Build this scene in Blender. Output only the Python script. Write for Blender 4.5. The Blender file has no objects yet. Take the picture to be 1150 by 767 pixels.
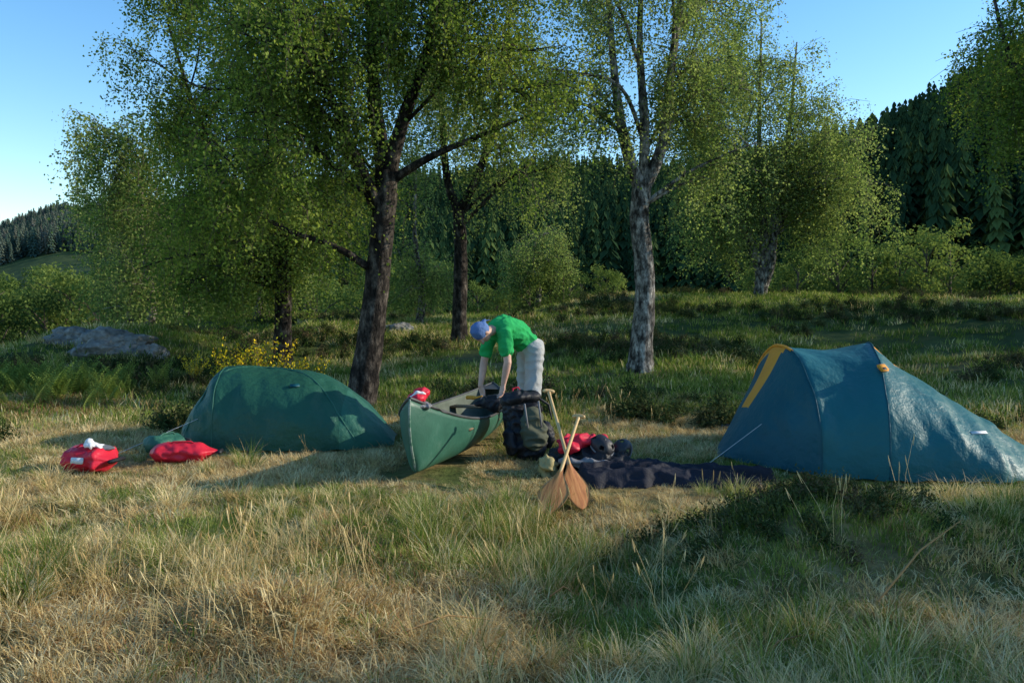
import bpy, math, random
import numpy as np
from mathutils import Vector, Matrix, noise as mnoise
random.seed(7); rng=np.random.default_rng(7)
S=bpy.context.scene
R=math.radians
# ------------------------------------------------------------------ helpers
def link(o,parent=None):
    S.collection.objects.link(o)
    if parent is not None: o.parent=parent
    return o
def empty(name,loc=(0,0,0)):
    o=bpy.data.objects.new(name,None); o.location=loc; o.empty_display_size=.2
    return link(o)
def mk(name,V,F,mats=(),parent=None,smooth=True,midx=None,do_link=True):
    me=bpy.data.meshes.new(name)
    me.from_pydata([tuple(v) for v in V],[],[tuple(f) for f in F])
    for m in mats: me.materials.append(m)
    if midx is not None: me.polygons.foreach_set('material_index',np.array(midx,dtype=np.int32))
    if smooth: me.polygons.foreach_set('use_smooth',np.ones(len(me.polygons),dtype=bool))
    me.update()
    o=bpy.data.objects.new(name,me)
    if do_link: link(o,parent)
    return o
def nt(name):
    m=bpy.data.materials.new(name); m.use_nodes=True
    t=m.node_tree; t.nodes.clear()
    out=t.nodes.new('ShaderNodeOutputMaterial')
    return m,t,out
def ramp(t,stops,interp='LINEAR'):
    r=t.nodes.new('ShaderNodeValToRGB'); r.color_ramp.interpolation=interp
    e=r.color_ramp.elements
    while len(e)<len(stops): e.new(.5)
    for i,(p,c) in enumerate(stops):
        e[i].position=p; e[i].color=(c[0],c[1],c[2],1)
    return r
def noise(t,scale,detail=4,rough=.6,coord='Object',stretch=None):
    tc=t.nodes.new('ShaderNodeTexCoord'); n=t.nodes.new('ShaderNodeTexNoise')
    n.inputs['Scale'].default_value=scale; n.inputs['Detail'].default_value=detail; n.inputs['Roughness'].default_value=rough
    if stretch:
        mp=t.nodes.new('ShaderNodeMapping'); mp.inputs['Scale'].default_value=stretch
        t.links.new(tc.outputs[coord],mp.inputs[0]); t.links.new(mp.outputs[0],n.inputs[0])
    else: t.links.new(tc.outputs[coord],n.inputs[0])
    return n
def simple(name,stops,scale=6,rough=.8,bump=0,bscale=30,stretch=None,spec=.3,transl=0,metal=0,bdist=.02):
    m,t,out=nt(name)
    n=noise(t,scale,stretch=stretch); r=ramp(t,stops); t.links.new(n.outputs[0],r.inputs[0])
    b=t.nodes.new('ShaderNodeBsdfPrincipled'); t.links.new(r.outputs[0],b.inputs['Base Color'])
    b.inputs['Roughness'].default_value=rough; b.inputs['Specular IOR Level'].default_value=spec
    b.inputs['Metallic'].default_value=metal
    if bump:
        n2=noise(t,bscale,5,.6,stretch=stretch); bp=t.nodes.new('ShaderNodeBump'); bp.inputs['Strength'].default_value=bump; bp.inputs['Distance'].default_value=bdist
        t.links.new(n2.outputs[0],bp.inputs['Height']); t.links.new(bp.outputs[0],b.inputs['Normal'])
    if transl:
        tr=t.nodes.new('ShaderNodeBsdfTranslucent'); t.links.new(r.outputs[0],tr.inputs[0])
        mx=t.nodes.new('ShaderNodeMixShader'); mx.inputs[0].default_value=transl
        t.links.new(b.outputs[0],mx.inputs[1]); t.links.new(tr.outputs[0],mx.inputs[2]); t.links.new(mx.outputs[0],out.inputs[0])
    else: t.links.new(b.outputs[0],out.inputs[0])
    return m
def leafmat(name,stops,transl=.35,tboost=(1,1,1),attr=False):
    m,t,out=nt(name)
    r=ramp(t,stops)
    if attr:
        q=t.nodes.new('ShaderNodeAttribute'); q.attribute_type='GEOMETRY'; q.attribute_name='rnd'; src=q.outputs['Fac']
    else:
        q=t.nodes.new('ShaderNodeObjectInfo'); src=q.outputs['Random']
    t.links.new(src,r.inputs[0])
    b=t.nodes.new('ShaderNodeBsdfDiffuse'); t.links.new(r.outputs[0],b.inputs[0])
    tr=t.nodes.new('ShaderNodeBsdfTranslucent')
    mc=t.nodes.new('ShaderNodeMix'); mc.data_type='RGBA'; mc.blend_type='MULTIPLY'; mc.inputs[0].default_value=1
    mc.inputs[7].default_value=(*tboost,1); t.links.new(r.outputs[0],mc.inputs[6]); t.links.new(mc.outputs[2],tr.inputs[0])
    mx=t.nodes.new('ShaderNodeMixShader'); mx.inputs[0].default_value=transl
    t.links.new(b.outputs[0],mx.inputs[1]); t.links.new(tr.outputs[0],mx.inputs[2]); t.links.new(mx.outputs[0],out.inputs[0])
    return m
def sn(X,Y,seed,scale,octs=4):
    r=np.random.default_rng(seed); out=np.zeros_like(X,dtype=float); amp=1;tot=0
    for o in range(octs):
        for k in range(4):
            a=r.uniform(0,2*math.pi); ph=r.uniform(0,6.28); f=scale*(2**o)*r.uniform(.7,1.3)
            out+=amp*np.sin((X*math.cos(a)+Y*math.sin(a))*f+ph)
        tot+=amp*2.2; amp*=.55
    return out/tot
def sm(x,a,b):
    t=np.clip((x-a)/(b-a),0,1); return t*t*(3-2*t)
# ------------------------------------------------------------------ terrain
PH=[-180,-75,-45,-31.7,-28.8,-25.5,-19.3,-10.8,1.7,11.3,22.4,27.5,31.7,45,90,180]
EL=[.12,.05,.06,.085,.112,.119,.132,.145,.158,.165,.205,.255,.310,.31,.12,.12]
RR=[400,600,700,700,680,640,520,400,330,300,270,260,260,260,300,400]
def hillparams(X,Y):
    ph=np.degrees(np.arctan2(X,Y)); e=np.interp(ph,PH,EL); rr=np.interp(ph,PH,RR)
    return e*np.maximum(np.cos(np.radians(np.clip(ph,-60,60))),.5),rr
def G(X,Y):
    X=np.asarray(X,float); Y=np.asarray(Y,float)
    r=np.hypot(X,Y)
    crest=.75+.75*sm(X,-2,5)
    crest=crest-1.6*sm(-X,9,16)*sm(Y,8,20)
    z=crest*(.72*sm(Y,9.5,27)+.28*sm(Y,16,24))
    z=z+.14*sn(X,Y,3,.55,3)*sm(Y,9,15)
    near=1-.75*sm(Y,5.8,6.6)*(1-sm(Y,9.5,10.5))
    z+= .06*sn(X,Y,5,2.2,3)*sm(r,1.5,3)*near
    z+= .035*sn(X,Y,6,5.5,2)*sm(r,1.5,3)*near
    z+=.07*sn(X,Y,15,.9,2)*sm(Y,9.5,12)
    z+=.26*np.exp(-(((X-1.95)/.75)**2+((Y-5.0)/.75)**2))+.2*np.exp(-(((X-3.6)/1.3)**2+((Y-5.0)/.75)**2))
    z+=.15*np.exp(-(((X+2.6)/.55)**2+((Y-4.7)/.4)**2))+.12*np.exp(-(((X+1.2)/.45)**2+((Y-3.9)/.35)**2))+.10*np.exp(-(((X+.9)/.4)**2+((Y-5.4)/.3)**2))
    z-=.14*np.exp(-(((X-.6)/.5)**2+((Y-4.6)/.9)**2))
    z+=.55*np.exp(-(((X+8.3)/2.4)**2+((Y-17.5)/1.7)**2))
    z+=.25*np.exp(-(((X+4.5)/1.8)**2+((Y-20)/2.)**2))
    z-= 6*sm(r,29,75)
    e,rr=hillparams(X,Y)
    top=e*rr-8
    f=np.clip((r-60)/(rr-60),0,1)**1.15
    z+= (top+5)*f+ np.clip(f*4,0,1)*5*sn(X,Y,9,.02,4)
    z-= .15*np.maximum(r-rr,0)
    return z
def g1(x,y): return float(G(np.array([x]),np.array([y]))[0])
NA=480; rad=np.concatenate([[0.01],np.geomspace(.4,1500,260)])
ang=np.linspace(0,2*math.pi,NA,endpoint=False)
A,RD=np.meshgrid(ang,rad); gx=RD*np.sin(A); gy=RD*np.cos(A); gz=G(gx,gy)
V=np.stack([gx.ravel(),gy.ravel(),gz.ravel()],1)
F=[]
for i in range(len(rad)-1):
    for j in range(NA):
        j2=(j+1)%NA; F.append((i*NA+j,i*NA+j2,(i+1)*NA+j2,(i+1)*NA+j))
m,t,out=nt('ground_mat')
n1=noise(t,.8,5,.65); n2=noise(t,9,6,.7)
r1=ramp(t,[(.3,(.09,.13,.03)),(.45,(.16,.17,.05)),(.55,(.32,.24,.10)),(.72,(.46,.36,.17))])
r2=ramp(t,[(.3,(.35,.35,.35)),(.7,(1.1,1.1,1.1))])
t.links.new(n1.outputs[0],r1.inputs[0]); t.links.new(n2.outputs[0],r2.inputs[0])
mc=t.nodes.new('ShaderNodeMix'); mc.data_type='RGBA'; mc.blend_type='MULTIPLY'; mc.inputs[0].default_value=1
t.links.new(r1.outputs[0],mc.inputs[6]); t.links.new(r2.outputs[0],mc.inputs[7])
tc=t.nodes.new('ShaderNodeTexCoord'); ln=t.nodes.new('ShaderNodeVectorMath'); ln.operation='LENGTH'; t.links.new(tc.outputs['Object'],ln.inputs[0])
mr=t.nodes.new('ShaderNodeMapRange'); mr.inputs[1].default_value=11; mr.inputs[2].default_value=20; t.links.new(ln.outputs['Value'],mr.inputs[0])
n3=noise(t,.35,5,.65); r3=ramp(t,[(.35,(.03,.05,.018)),(.55,(.06,.085,.025)),(.7,(.13,.14,.04))]); t.links.new(n3.outputs[0],r3.inputs[0])
mf=t.nodes.new('ShaderNodeMix'); mf.data_type='RGBA'; t.links.new(mr.outputs[0],mf.inputs[0]); t.links.new(mc.outputs[2],mf.inputs[6]); t.links.new(r3.outputs[0],mf.inputs[7])
# distant moorland: browner, with dull bluish aerial haze mixed into its colour
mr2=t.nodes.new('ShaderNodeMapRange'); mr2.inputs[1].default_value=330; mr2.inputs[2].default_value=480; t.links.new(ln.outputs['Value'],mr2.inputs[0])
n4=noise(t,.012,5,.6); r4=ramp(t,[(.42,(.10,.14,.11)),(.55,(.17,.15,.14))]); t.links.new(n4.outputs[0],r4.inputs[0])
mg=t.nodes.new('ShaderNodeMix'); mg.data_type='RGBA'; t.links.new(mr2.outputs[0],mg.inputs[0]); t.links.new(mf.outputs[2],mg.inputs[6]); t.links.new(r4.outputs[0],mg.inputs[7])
b=t.nodes.new('ShaderNodeBsdfPrincipled'); b.inputs['Roughness'].default_value=.95; b.inputs['Specular IOR Level'].default_value=.1
t.links.new(mg.outputs[2],b.inputs['Base Color'])
bp=t.nodes.new('ShaderNodeBump'); bp.inputs['Strength'].default_value=.8; bp.inputs['Distance'].default_value=.04; t.links.new(n2.outputs[0],bp.inputs['Height']); t.links.new(bp.outputs[0],b.inputs['Normal'])
t.links.new(b.outputs[0],out.inputs[0])
mk('ground',V,F,[m])
# ------------------------------------------------------------------ scatter (instanced collections)
def scatter(name,P,rot,scl,srcs,parent=None,idx=None,realize=False):
    col=bpy.data.collections.new(name+'_source')
    for s in srcs: col.objects.link(s)
    P=np.asarray(P,float); n=len(P)
    me=bpy.data.meshes.new(name); me.vertices.add(n); me.vertices.foreach_set('co',P.astype(np.float32).ravel())
    a=me.attributes.new('rot','FLOAT_VECTOR','POINT'); a.data.foreach_set('vector',np.asarray(rot,np.float32).ravel())
    a=me.attributes.new('scl','FLOAT','POINT'); a.data.foreach_set('value',np.asarray(scl,np.float32).ravel())
    a=me.attributes.new('rnd','FLOAT','POINT'); a.data.foreach_set('value',rng.uniform(0,1,n).astype(np.float32))
    a=me.attributes.new('idx','INT','POINT'); a.data.foreach_set('value',(rng.integers(0,len(srcs),n) if idx is None else np.asarray(idx)).astype(np.int32))
    o=bpy.data.objects.new(name,me); link(o,parent)
    ng=bpy.data.node_groups.new(name+'_gn','GeometryNodeTree')
    ng.interface.new_socket('Geometry',in_out='INPUT',socket_type='NodeSocketGeometry')
    ng.interface.new_socket('Geometry',in_out='OUTPUT',socket_type='NodeSocketGeometry')
    N=ng.nodes; gi=N.new('NodeGroupInput'); go=N.new('NodeGroupOutput')
    ip=N.new('GeometryNodeInstanceOnPoints'); ci=N.new('GeometryNodeCollectionInfo')
    ci.inputs['Collection'].default_value=col; ci.inputs['Separate Children'].default_value=True; ci.inputs['Reset Children'].default_value=True
    def na(nm,ty):
        q=N.new('GeometryNodeInputNamedAttribute'); q.data_type=ty; q.inputs['Name'].default_value=nm; return [s for s in q.outputs if s.enabled and s.name=='Attribute'][0]
    L=ng.links
    L.new(gi.outputs[0],ip.inputs['Points']); L.new(ci.outputs[0],ip.inputs['Instance'])
    ip.inputs['Pick Instance'].default_value=True
    L.new(na('idx','INT'),ip.inputs['Instance Index'])
    L.new(na('rot','FLOAT_VECTOR'),ip.inputs['Rotation']); L.new(na('scl','FLOAT'),ip.inputs['Scale'])
    if realize:
        rz=N.new('GeometryNodeRealizeInstances'); L.new(ip.outputs[0],rz.inputs[0]); L.new(rz.outputs[0],go.inputs[0])
    else: L.new(ip.outputs[0],go.inputs[0])
    md=o.modifiers.new('instances','NODES'); md.node_group=ng
    return o
# ------------------------------------------------------------------ tubes
def tube(V,F,pts,rads,seg=8,jit=0,cap=False):
    pts=[Vector(p) for p in pts]; base=len(V); n=len(pts)
    for i,p in enumerate(pts):
        tg=(pts[min(i+1,n-1)]-pts[max(i-1,0)])
        if tg.length<1e-6: tg=Vector((0,0,1))
        tg.normalize(); ref=Vector((0,1,0)) if abs(tg.y)<.9 else Vector((1,0,0))
        a=tg.cross(ref).normalized(); b2=tg.cross(a)
        for k in range(seg):
            th=2*math.pi*k/seg; rr=rads[i]*(1+(random.uniform(-jit,jit) if jit else 0))
            V.append(p+a*math.cos(th)*rr+b2*math.sin(th)*rr)
    for i in range(n-1):
        for k in range(seg):
            k2=(k+1)%seg; F.append((base+i*seg+k,base+i*seg+k2,base+(i+1)*seg+k2,base+(i+1)*seg+k))
    if cap:
        F.append(tuple(base+k for k in reversed(range(seg)))); F.append(tuple(base+(n-1)*seg+k for k in range(seg)))
def interp_path(pts,n):
    P=[np.array(p,float) for p in pts]; P=[2*P[0]-P[1]]+P+[2*P[-1]-P[-2]]
    out=[]
    for i in range(1,len(P)-2):
        for k in range(n):
            t_=k/n; a,b_,c,d=P[i-1],P[i],P[i+1],P[i+2]
            out.append(.5*((2*b_)+(-a+c)*t_+(2*a-5*b_+4*c-d)*t_*t_+(-a+3*b_-3*c+d)*t_**3))
    out.append(P[-2]); return out
# ------------------------------------------------------------------ leaves
def bark(name,dark,light,thr):
    m,t,out=nt(name)
    n=noise(t,3.2,6,.7,stretch=(2.2,2.2,1.3)); n2=noise(t,16,5,.7,stretch=(1,1,.35))
    r=ramp(t,[(thr-.09,dark),(thr+.03,tuple(.5*(a+c) for a,c in zip(dark,light))),(thr+.1,light)])
    t.links.new(n.outputs[0],r.inputs[0]); r2=ramp(t,[(.38,(.12,.12,.12)),(.6,(1,1,1))]); t.links.new(n2.outputs[0],r2.inputs[0])
    mc=t.nodes.new('ShaderNodeMix'); mc.data_type='RGBA'; mc.blend_type='MULTIPLY'; mc.inputs[0].default_value=.9
    t.links.new(r.outputs[0],mc.inputs[6]); t.links.new(r2.outputs[0],mc.inputs[7])
    b=t.nodes.new('ShaderNodeBsdfPrincipled'); b.inputs['Roughness'].default_value=.9; b.inputs['Specular IOR Level'].default_value=.15
    t.links.new(mc.outputs[2],b.inputs['Base Color'])
    bp=t.nodes.new('ShaderNodeBump'); bp.inputs['Strength'].default_value=1; bp.inputs['Distance'].default_value=.05
    t.links.new(n2.outputs[0],bp.inputs['Height']); t.links.new(bp.outputs[0],b.inputs['Normal']); t.links.new(b.outputs[0],out.inputs[0])
    return m
bark_dark=bark('bark_dark',(.03,.024,.02),(.22,.18,.145),.55)
bark_birch=bark('bark_birch',(.05,.042,.035),(.55,.5,.43),.49)
twigm=simple('twig',[(.3,(.06,.045,.03)),(.7,(.11,.08,.055))])
leaf_a=leafmat('birch_leaf',[(0,(.09,.145,.03)),(.5,(.16,.22,.045)),(1,(.29,.33,.08))],.46,tboost=(1.45,1.5,.8),attr=True)
leaf_b=leafmat('birch_leaf_pale',[(0,(.12,.18,.05)),(.5,(.20,.26,.08)),(1,(.33,.37,.13))],.46,tboost=(1.4,1.45,.95),attr=True)
def make_sprig(name,mat,nl=34,L=.5,ls=.041,spread=.08):
    V=[];F=[];mi=[]
    pts=[(0,0,0),(.07*L*2,0,-.05),(.13*L*2,0,-.4*L),(.14*L*2,0,-L)]
    tube(V,F,pts,[.004,.003,.002,.001],3); mi=[1]*len(F)
    P=[Vector(p) for p in pts]
    for i in range(nl):
        u=random.random()**.8*2.999; k=int(u); f=u-k; c=P[k].lerp(P[k+1],f)
        c=c+Vector((random.gauss(0,spread),random.gauss(0,spread),random.gauss(0,spread*.7)))
        d=Vector((random.gauss(0,1),random.gauss(0,1),random.gauss(-.6,.6))).normalized()
        s=Vector((random.gauss(0,1),random.gauss(0,1),random.gauss(0,1))).cross(d).normalized()
        l=ls*random.uniform(.75,1.3); w=l*.42; b0=len(V)
        V+= [c,c+d*l*.4+s*w,c+d*l,c+d*l*.4-s*w]; F.append((b0,b0+1,b0+2,b0+3)); mi.append(0)
    return mk(name,V,F,[mat,twigm],smooth=False,midx=mi,do_link=False)
spr_a=[make_sprig('sprig_a%d'%i,leaf_a) for i in range(5)]
spr_b=[make_sprig('sprig_b%d'%i,leaf_b) for i in range(5)]
def tree(name,stems,crowns,seed,barkm,srcs,sec=7,sscale=1.0,hang=(1,3),dens=(4,7)):
    random.seed(seed)
    e=empty(name,tuple(stems[0][0][:3])); base=Vector(stems[0][0][:3])
    V=[];F=[]; paths=[]
    for st in stems:
        ip=interp_path(st,6); paths.append(ip)
        tube(V,F,[q[:3] for q in ip],[max(q[3],.01) for q in ip],14,jit=.07)
    SP=[]
    jit=lambda s:Vector((random.gauss(0,s),random.gauss(0,s),random.gauss(0,s)))
    for (c,rd,nl) in crowns:
        for i in range(nl):
            while True:
                d=Vector((random.uniform(-1,1),random.uniform(-1,1),random.uniform(-1,1)))
                if .35<d.length<1: break
            T=Vector((c[0]+d.x*rd[0],c[1]+d.y*rd[1],c[2]+d.z*rd[2]))
            best=None;bs=1e9
            for pth in paths:
                for q in pth[4:]:
                    h=math.hypot(q[0]-T.x,q[1]-T.y); want=T.z-.55*h
                    cost=abs(q[2]-max(want,base.z+1.6))+.35*h+random.uniform(0,.25)
                    if cost<bs: bs=cost;best=q
            st=Vector(best[:3]); D=T-st; ln=D.length
            r0=min(best[3]*.6,.010+.014*ln)
            mid1=st+D*.35+Vector((0,0,.16*ln)); mid2=st+D*.7+Vector((0,0,.14*ln))
            pp=interp_path([(*st,r0),(*(mid1+jit(.05*ln)),r0*.7),(*(mid2+jit(.05*ln)),r0*.45),(*T,.006)],4)
            tube(V,F,[q[:3] for q in pp],[q[3] for q in pp],6)
            for k in range(sec):
                u=random.uniform(.3,1); q=pp[int(u*(len(pp)-1))]; s=Vector(q[:3])
                dr=Vector((random.gauss(0,1),random.gauss(0,1),random.gauss(.15,.5))).normalized()
                L=random.uniform(.4,1.15)*sscale
                m1=s+dr*L*.55+Vector((0,0,.05)); e1=s+dr*L+Vector((0,0,-.12*L))
                tube(V,F,[s,m1,e1],[.009,.006,.003],4)
                ns=random.randint(*dens)
                for w in range(ns):
                    f=random.uniform(.15,1); pos=s.lerp(m1,f*2) if f<.5 else m1.lerp(e1,(f-.5)*2)
                    SP.append(pos+jit(.06))
                    if f>.45:
                        x=pos.copy()
                        for h in range(random.randint(*hang)-1):
                            x=x+Vector((random.gauss(0,.04),random.gauss(0,.04),-.36*sscale)); SP.append(x.copy())
    V=[v-base for v in V]
    mk('trunk_and_limbs',V,F,[barkm],parent=e)
    SP=np.array([tuple(p-base) for p in SP])
    gzs=G(SP[:,0]+base.x,SP[:,1]+base.y)-base.z
    SP=SP[SP[:,2]>gzs+.95]; n=len(SP)
    rot=np.stack([rng.normal(0,.25,n),rng.normal(0,.25,n),rng.uniform(0,6.28,n)],1)
    scatter('foliage',SP,rot,rng.uniform(.75,1.25,n)*sscale,srcs,parent=e,realize=True)
    return e
# 1: big left birch
x0,y0=-2.27,12.0; z0=g1(x0,y0)-.1
tree('birch_tree',[
 [(x0,y0,z0,.30),(x0+.10,y0,z0+.35,.225),(x0+.25,y0,z0+1.3,.185),(x0+.42,y0,2.6,.17),(x0+.47,y0,3.35,.165)],
 [(x0+.47,y0,3.25,.13),(x0+.30,y0+.1,4.3,.10),(x0+.25,y0+.1,5.6,.07),(x0+.1,y0,7.6,.02)],
 [(x0+.47,y0,3.2,.13),(x0+.75,y0-.1,4.1,.09),(x0+1.15,y0-.2,5.2,.07),(x0+1.5,y0-.2,7.2,.02)],
 [(x0+.44,y0,2.7,.09),(x0+.1,y0-.3,3.5,.065),(x0-.4,y0-.5,4.8,.045),(x0-.8,y0-.6,6.2,.02)],
 [(x0+.52,y0,3.2,.07),(x0+1.1,y0-.2,3.5,.05),(x0+1.7,y0-.4,3.72,.035),(x0+2.5,y0-.6,4.0,.012)],
 [(x0+.32,y0,1.9,.06),(x0-.2,y0-.3,2.25,.045),(x0-.9,y0-.4,2.5,.032),(x0-1.5,y0-.5,2.9,.015)],
],[((-2.3,12,6.2),(2.4,2.1,2.3),24),((-3.8,11.7,3.9),(1.3,1.3,1.8),14),((-.8,11.8,5.3),(1.5,1.4,1.0),8),((.0,11.4,4.7),(.8,.8,.6),4)],11,bark_dark,spr_a)
# 2: right birch
x0,y0=2.16,14.0; z0=g1(x0,y0)-.1
tree('birch_tree',[
 [(x0,y0,z0,.27),(x0+.02,y0,z0+.4,.20),(x0+.08,y0,z0+1.5,.17),(x0-.03,y0,2.9,.16),(x0+.02,y0,3.4,.155)],
 [(x0+.0,y0,3.3,.12),(x0-.3,y0,4.2,.09),(x0-.5,y0,5.6,.06),(x0-.7,y0,8.4,.02)],
 [(x0+.02,y0,3.3,.12),(x0+.35,y0,4.1,.09),(x0+.5,y0,5.5,.065),(x0+.9,y0,8.6,.02)],
 [(x0+.0,y0,3.2,.08),(x0+.05,y0,4.3,.08),(x0-.05,y0,6.,.05),(x0+.1,y0,9,.02)],
],[((2.2,14,6.7),(2.3,2.1,2.3),16),((.8,14,5.2),(.9,1.0,.9),4),((3.6,14,4.9),(1.0,1.,1.4),7)],21,bark_birch,spr_b)
# 3: middle tree behind
x0,y0=-1.22,19.0; z0=g1(x0,y0)-.1
tree('birch_tree',[
 [(x0,y0,z0,.22),(x0+.02,y0,z0+.6,.17),(x0+.05,y0,2.6,.15),(x0+.0,y0,3.5,.13)],
 [(x0,y0,3.4,.11),(x0+.45,y0,4.3,.09),(x0+.9,y0,5.8,.06),(x0+1.2,y0,8,.02)],
 [(x0,y0,3.4,.11),(x0-.3,y0,4.6,.08),(x0-.5,y0,8.5,.02)],
],[((-1,19,6.9),(2.6,1.8,2.2),13),((.8,19,4.9),(1.1,1.,.8),3)],31,bark_dark,spr_b,sscale=1.25)
# 4: left tree behind
x0,y0=-4.7,17.0; z0=g1(x0,y0)-.1
tree('birch_tree',[
 [(x0,y0,z0,.24),(x0+.0,y0,z0+.6,.18),(x0+.03,y0,2.3,.15),(x0-.1,y0,4.5,.11),(x0-.5,y0,9.5,.02)],
 [(x0,y0,2.2,.10),(x0-.8,y0,3.4,.08),(x0-1.6,y0,5.,.05),(x0-2.2,y0,7,.02)],
],[((-5.5,17,5.9),(2.3,2.1,3.3),27),((-6.6,16.8,3.1),(1.4,1.3,1.6),12),((-4.1,16.5,3.1),(1.2,1.,1.1),5)],41,bark_dark,spr_a,sscale=1.2)
# 5: multi-stem tree back right
x0,y0=7.75,26.0; z0=g1(x0,y0)-.15
tree('birch_tree',[
 [(x0,y0,z0,.22),(x0+.0,y0,z0+.9,.17),(x0-.5,y0,3.6,.12),(x0-1.2,y0,5.5,.08),(x0-1.8,y0,8,.02)],
 [(x0,y0,z0+.3,.2),(x0+.3,y0,z0+1.2,.16),(x0+.45,y0,4.2,.12),(x0+.8,y0,6.5,.08),(x0+1,y0,9.3,.02)],
 [(x0,y0,z0+.5,.15),(x0+.1,y0,z0+2,.13),(x0-.1,y0,6.,.08),(x0-.1,y0,10,.02)],
],[((7.7,26,7.2),(2.8,2.4,3.0),25),((5.7,26,4.2),(1.1,1.1,1.4),5),((9.9,26,5.2),(1.3,1.3,2.2),9)],51,bark_birch,spr_b,sscale=1.5,hang=(1,4))
# 6: tree at the right edge
x0,y0=12.1,17.5; z0=g1(x0,y0)-.15
tree('birch_tree',[
 [(x0,y0,z0,.26),(x0+.0,y0,z0+1.,.2),(x0-.1,y0,4.,.15),(x0-.2,y0,7,.1),(x0-.3,y0,10.5,.02)],
 [(x0,y0,3,.14),(x0-.8,y0,4.6,.1),(x0-1.8,y0,6.5,.05),(x0-2.3,y0,8.2,.02)],
],[((11.9,17.5,7.2),(2.4,2.2,2.8),24),((10.8,17.3,5.2),(.8,1.,.8),4)],61,bark_dark,spr_a,sscale=1.3)
# further small birches + unseen trees added at right to shade the ground
for (x0,y0,h,rx,nl,cz,ch,sc,sd) in [(-9.2,21,5.6,1.8,15,.56,.46,1.5,71),(-11.6,25,5.,2.0,14,.56,.46,1.5,72),(-8,26,6.,2.1,14,.56,.46,1.5,75),(-2.7,24,5.6,1.2,7,.56,.44,1.4,73),(.9,31,3.2,1.4,8,.56,.44,1.4,74),
      (15.5,14.2,7.5,2.0,16,.6,.4,1.5,81),(17,18.5,8,2.3,16,.55,.42,1.6,82),(19,22,8,2.3,16,.55,.42,1.6,83),(20,15.5,7.5,2.2,14,.55,.42,1.6,84),
      (9.0,5.4,4.2,.75,6,.78,.17,1.0,85),(10.2,4.2,5.6,.8,6,.85,.14,1.1,86),(9.6,3.5,4.4,.6,5,.80,.15,1.0,87)]:
    z0=g1(x0,y0)-.1; big=h>5.7 or x0<3
    tree('birch_tree',[[(x0,y0,z0,.13 if big else .06),(x0+.1,y0,z0+1,.10 if big else .045),(x0-.1,y0,z0+h*.5,.06 if big else .03),(x0,y0,z0+h*.95,.015)]],
     [((x0,y0,z0+h*cz),(rx,rx*.9,h*ch),nl)],sd,bark_birch,spr_b,sscale=sc)
# ------------------------------------------------------------------ forest masses
conm=leafmat('conifer_needles',[(0,(.02,.045,.022)),(.6,(.04,.075,.03)),(1,(.09,.13,.04))],.1)
conf=leafmat('conifer_needles_hazed',[(0,(.05,.09,.07)),(.5,(.09,.13,.09)),(1,(.15,.15,.12))],.1)  # aerial haze of the far hill is put into this needle colour
def conifer(name,mat,seed):
    random.seed(seed); V=[];F=[]
    tube(V,F,[(0,0,0),(0,0,.95)],[.015,.003],4)
    tiers=10
    for i in range(tiers):
        z=.08+.9*i/tiers; r=(.21*(1-z)**.85+.01)*random.uniform(.85,1.15)
        nb=9
        for k in range(nb):
            a=2*math.pi*(k+random.uniform(-.3,.3))/nb+i; rr=r*random.uniform(.7,1.25)
            w=.35*6.28*rr/nb+.012
            d=Vector((math.cos(a),math.sin(a),0)); s=Vector((-d.y,d.x,0)); b0=len(V)
            top=Vector((0,0,z+.06)); tip=d*rr+Vector((0,0,z-.05-.1*rr))
            md=d*rr*.6+Vector((0,0,z+.005))
            V+= [top,md+s*w,tip,md-s*w]; F+= [(b0,b0+1,b0+2),(b0,b0+2,b0+3)]
    return mk(name,V,F,[mat],smooth=False,do_link=False)
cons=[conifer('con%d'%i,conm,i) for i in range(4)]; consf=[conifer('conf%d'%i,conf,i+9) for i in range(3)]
decm=leafmat('broadleaf',[(0,(.06,.10,.03)),(.5,(.11,.16,.04)),(1,(.20,.25,.065))],.35,tboost=(1.3,1.3,.9))
def blobtree(name,mat,seed,n=1900,ls=.036):
    random.seed(seed); V=[];F=[];mi=[]
    tube(V,F,[(0,0,-.03),(.01,0,.3),(0,0,.8)],[.022,.016,.004],6)
    for k in range(7):
        a=random.uniform(0,6.28); tube(V,F,[(0,0,.2+.07*k),(.12*math.cos(a),.12*math.sin(a),.35+.07*k),(.25*math.cos(a),.25*math.sin(a),.42+.07*k)],[.009,.006,.002],4)
    mi=[1]*len(F)
    cl=[]
    for i in range(26):
        z=random.uniform(.15,.95); rr=.34*math.sqrt(max(0,1-((z-.5)/.52)**2))
        a=random.uniform(0,6.28); q=random.uniform(.4,1)
        cl.append((Vector((rr*q*math.cos(a),rr*q*math.sin(a),z)),random.uniform(.07,.13)))
    for i in range(n):
        c,s=random.choice(cl); d=Vector((random.gauss(0,1),random.gauss(0,1),random.gauss(0,.8))).normalized()*s*random.uniform(.6,1.05)
        p=c+d; u=Vector((random.gauss(0,1),random.gauss(0,1),random.gauss(0,1))).normalized(); v=(u.cross(d)).normalized(); l=ls*random.uniform(.6,1.2)
        b0=len(V); V+= [p-u*l*.5,p+v*l*.35,p+u*l*.5,p-v*l*.35]; F.append((b0,b0+1,b0+2,b0+3)); mi.append(0)
    return mk(name,V,F,[mat,twigm],smooth=False,midx=mi,do_link=False)
decs=[blobtree('dec%d'%i,decm,i+3) for i in range(4)]
def polar_pts(n,r0,r1,p0,p1,power=.5):
    r=(rng.uniform(r0**2,r1**2,n))**.5 if power==.5 else r0+(r1-r0)*rng.uniform(0,1,n)**power
    p=np.radians(rng.uniform(p0,p1,n)); return r*np.sin(p),r*np.cos(p)
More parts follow.
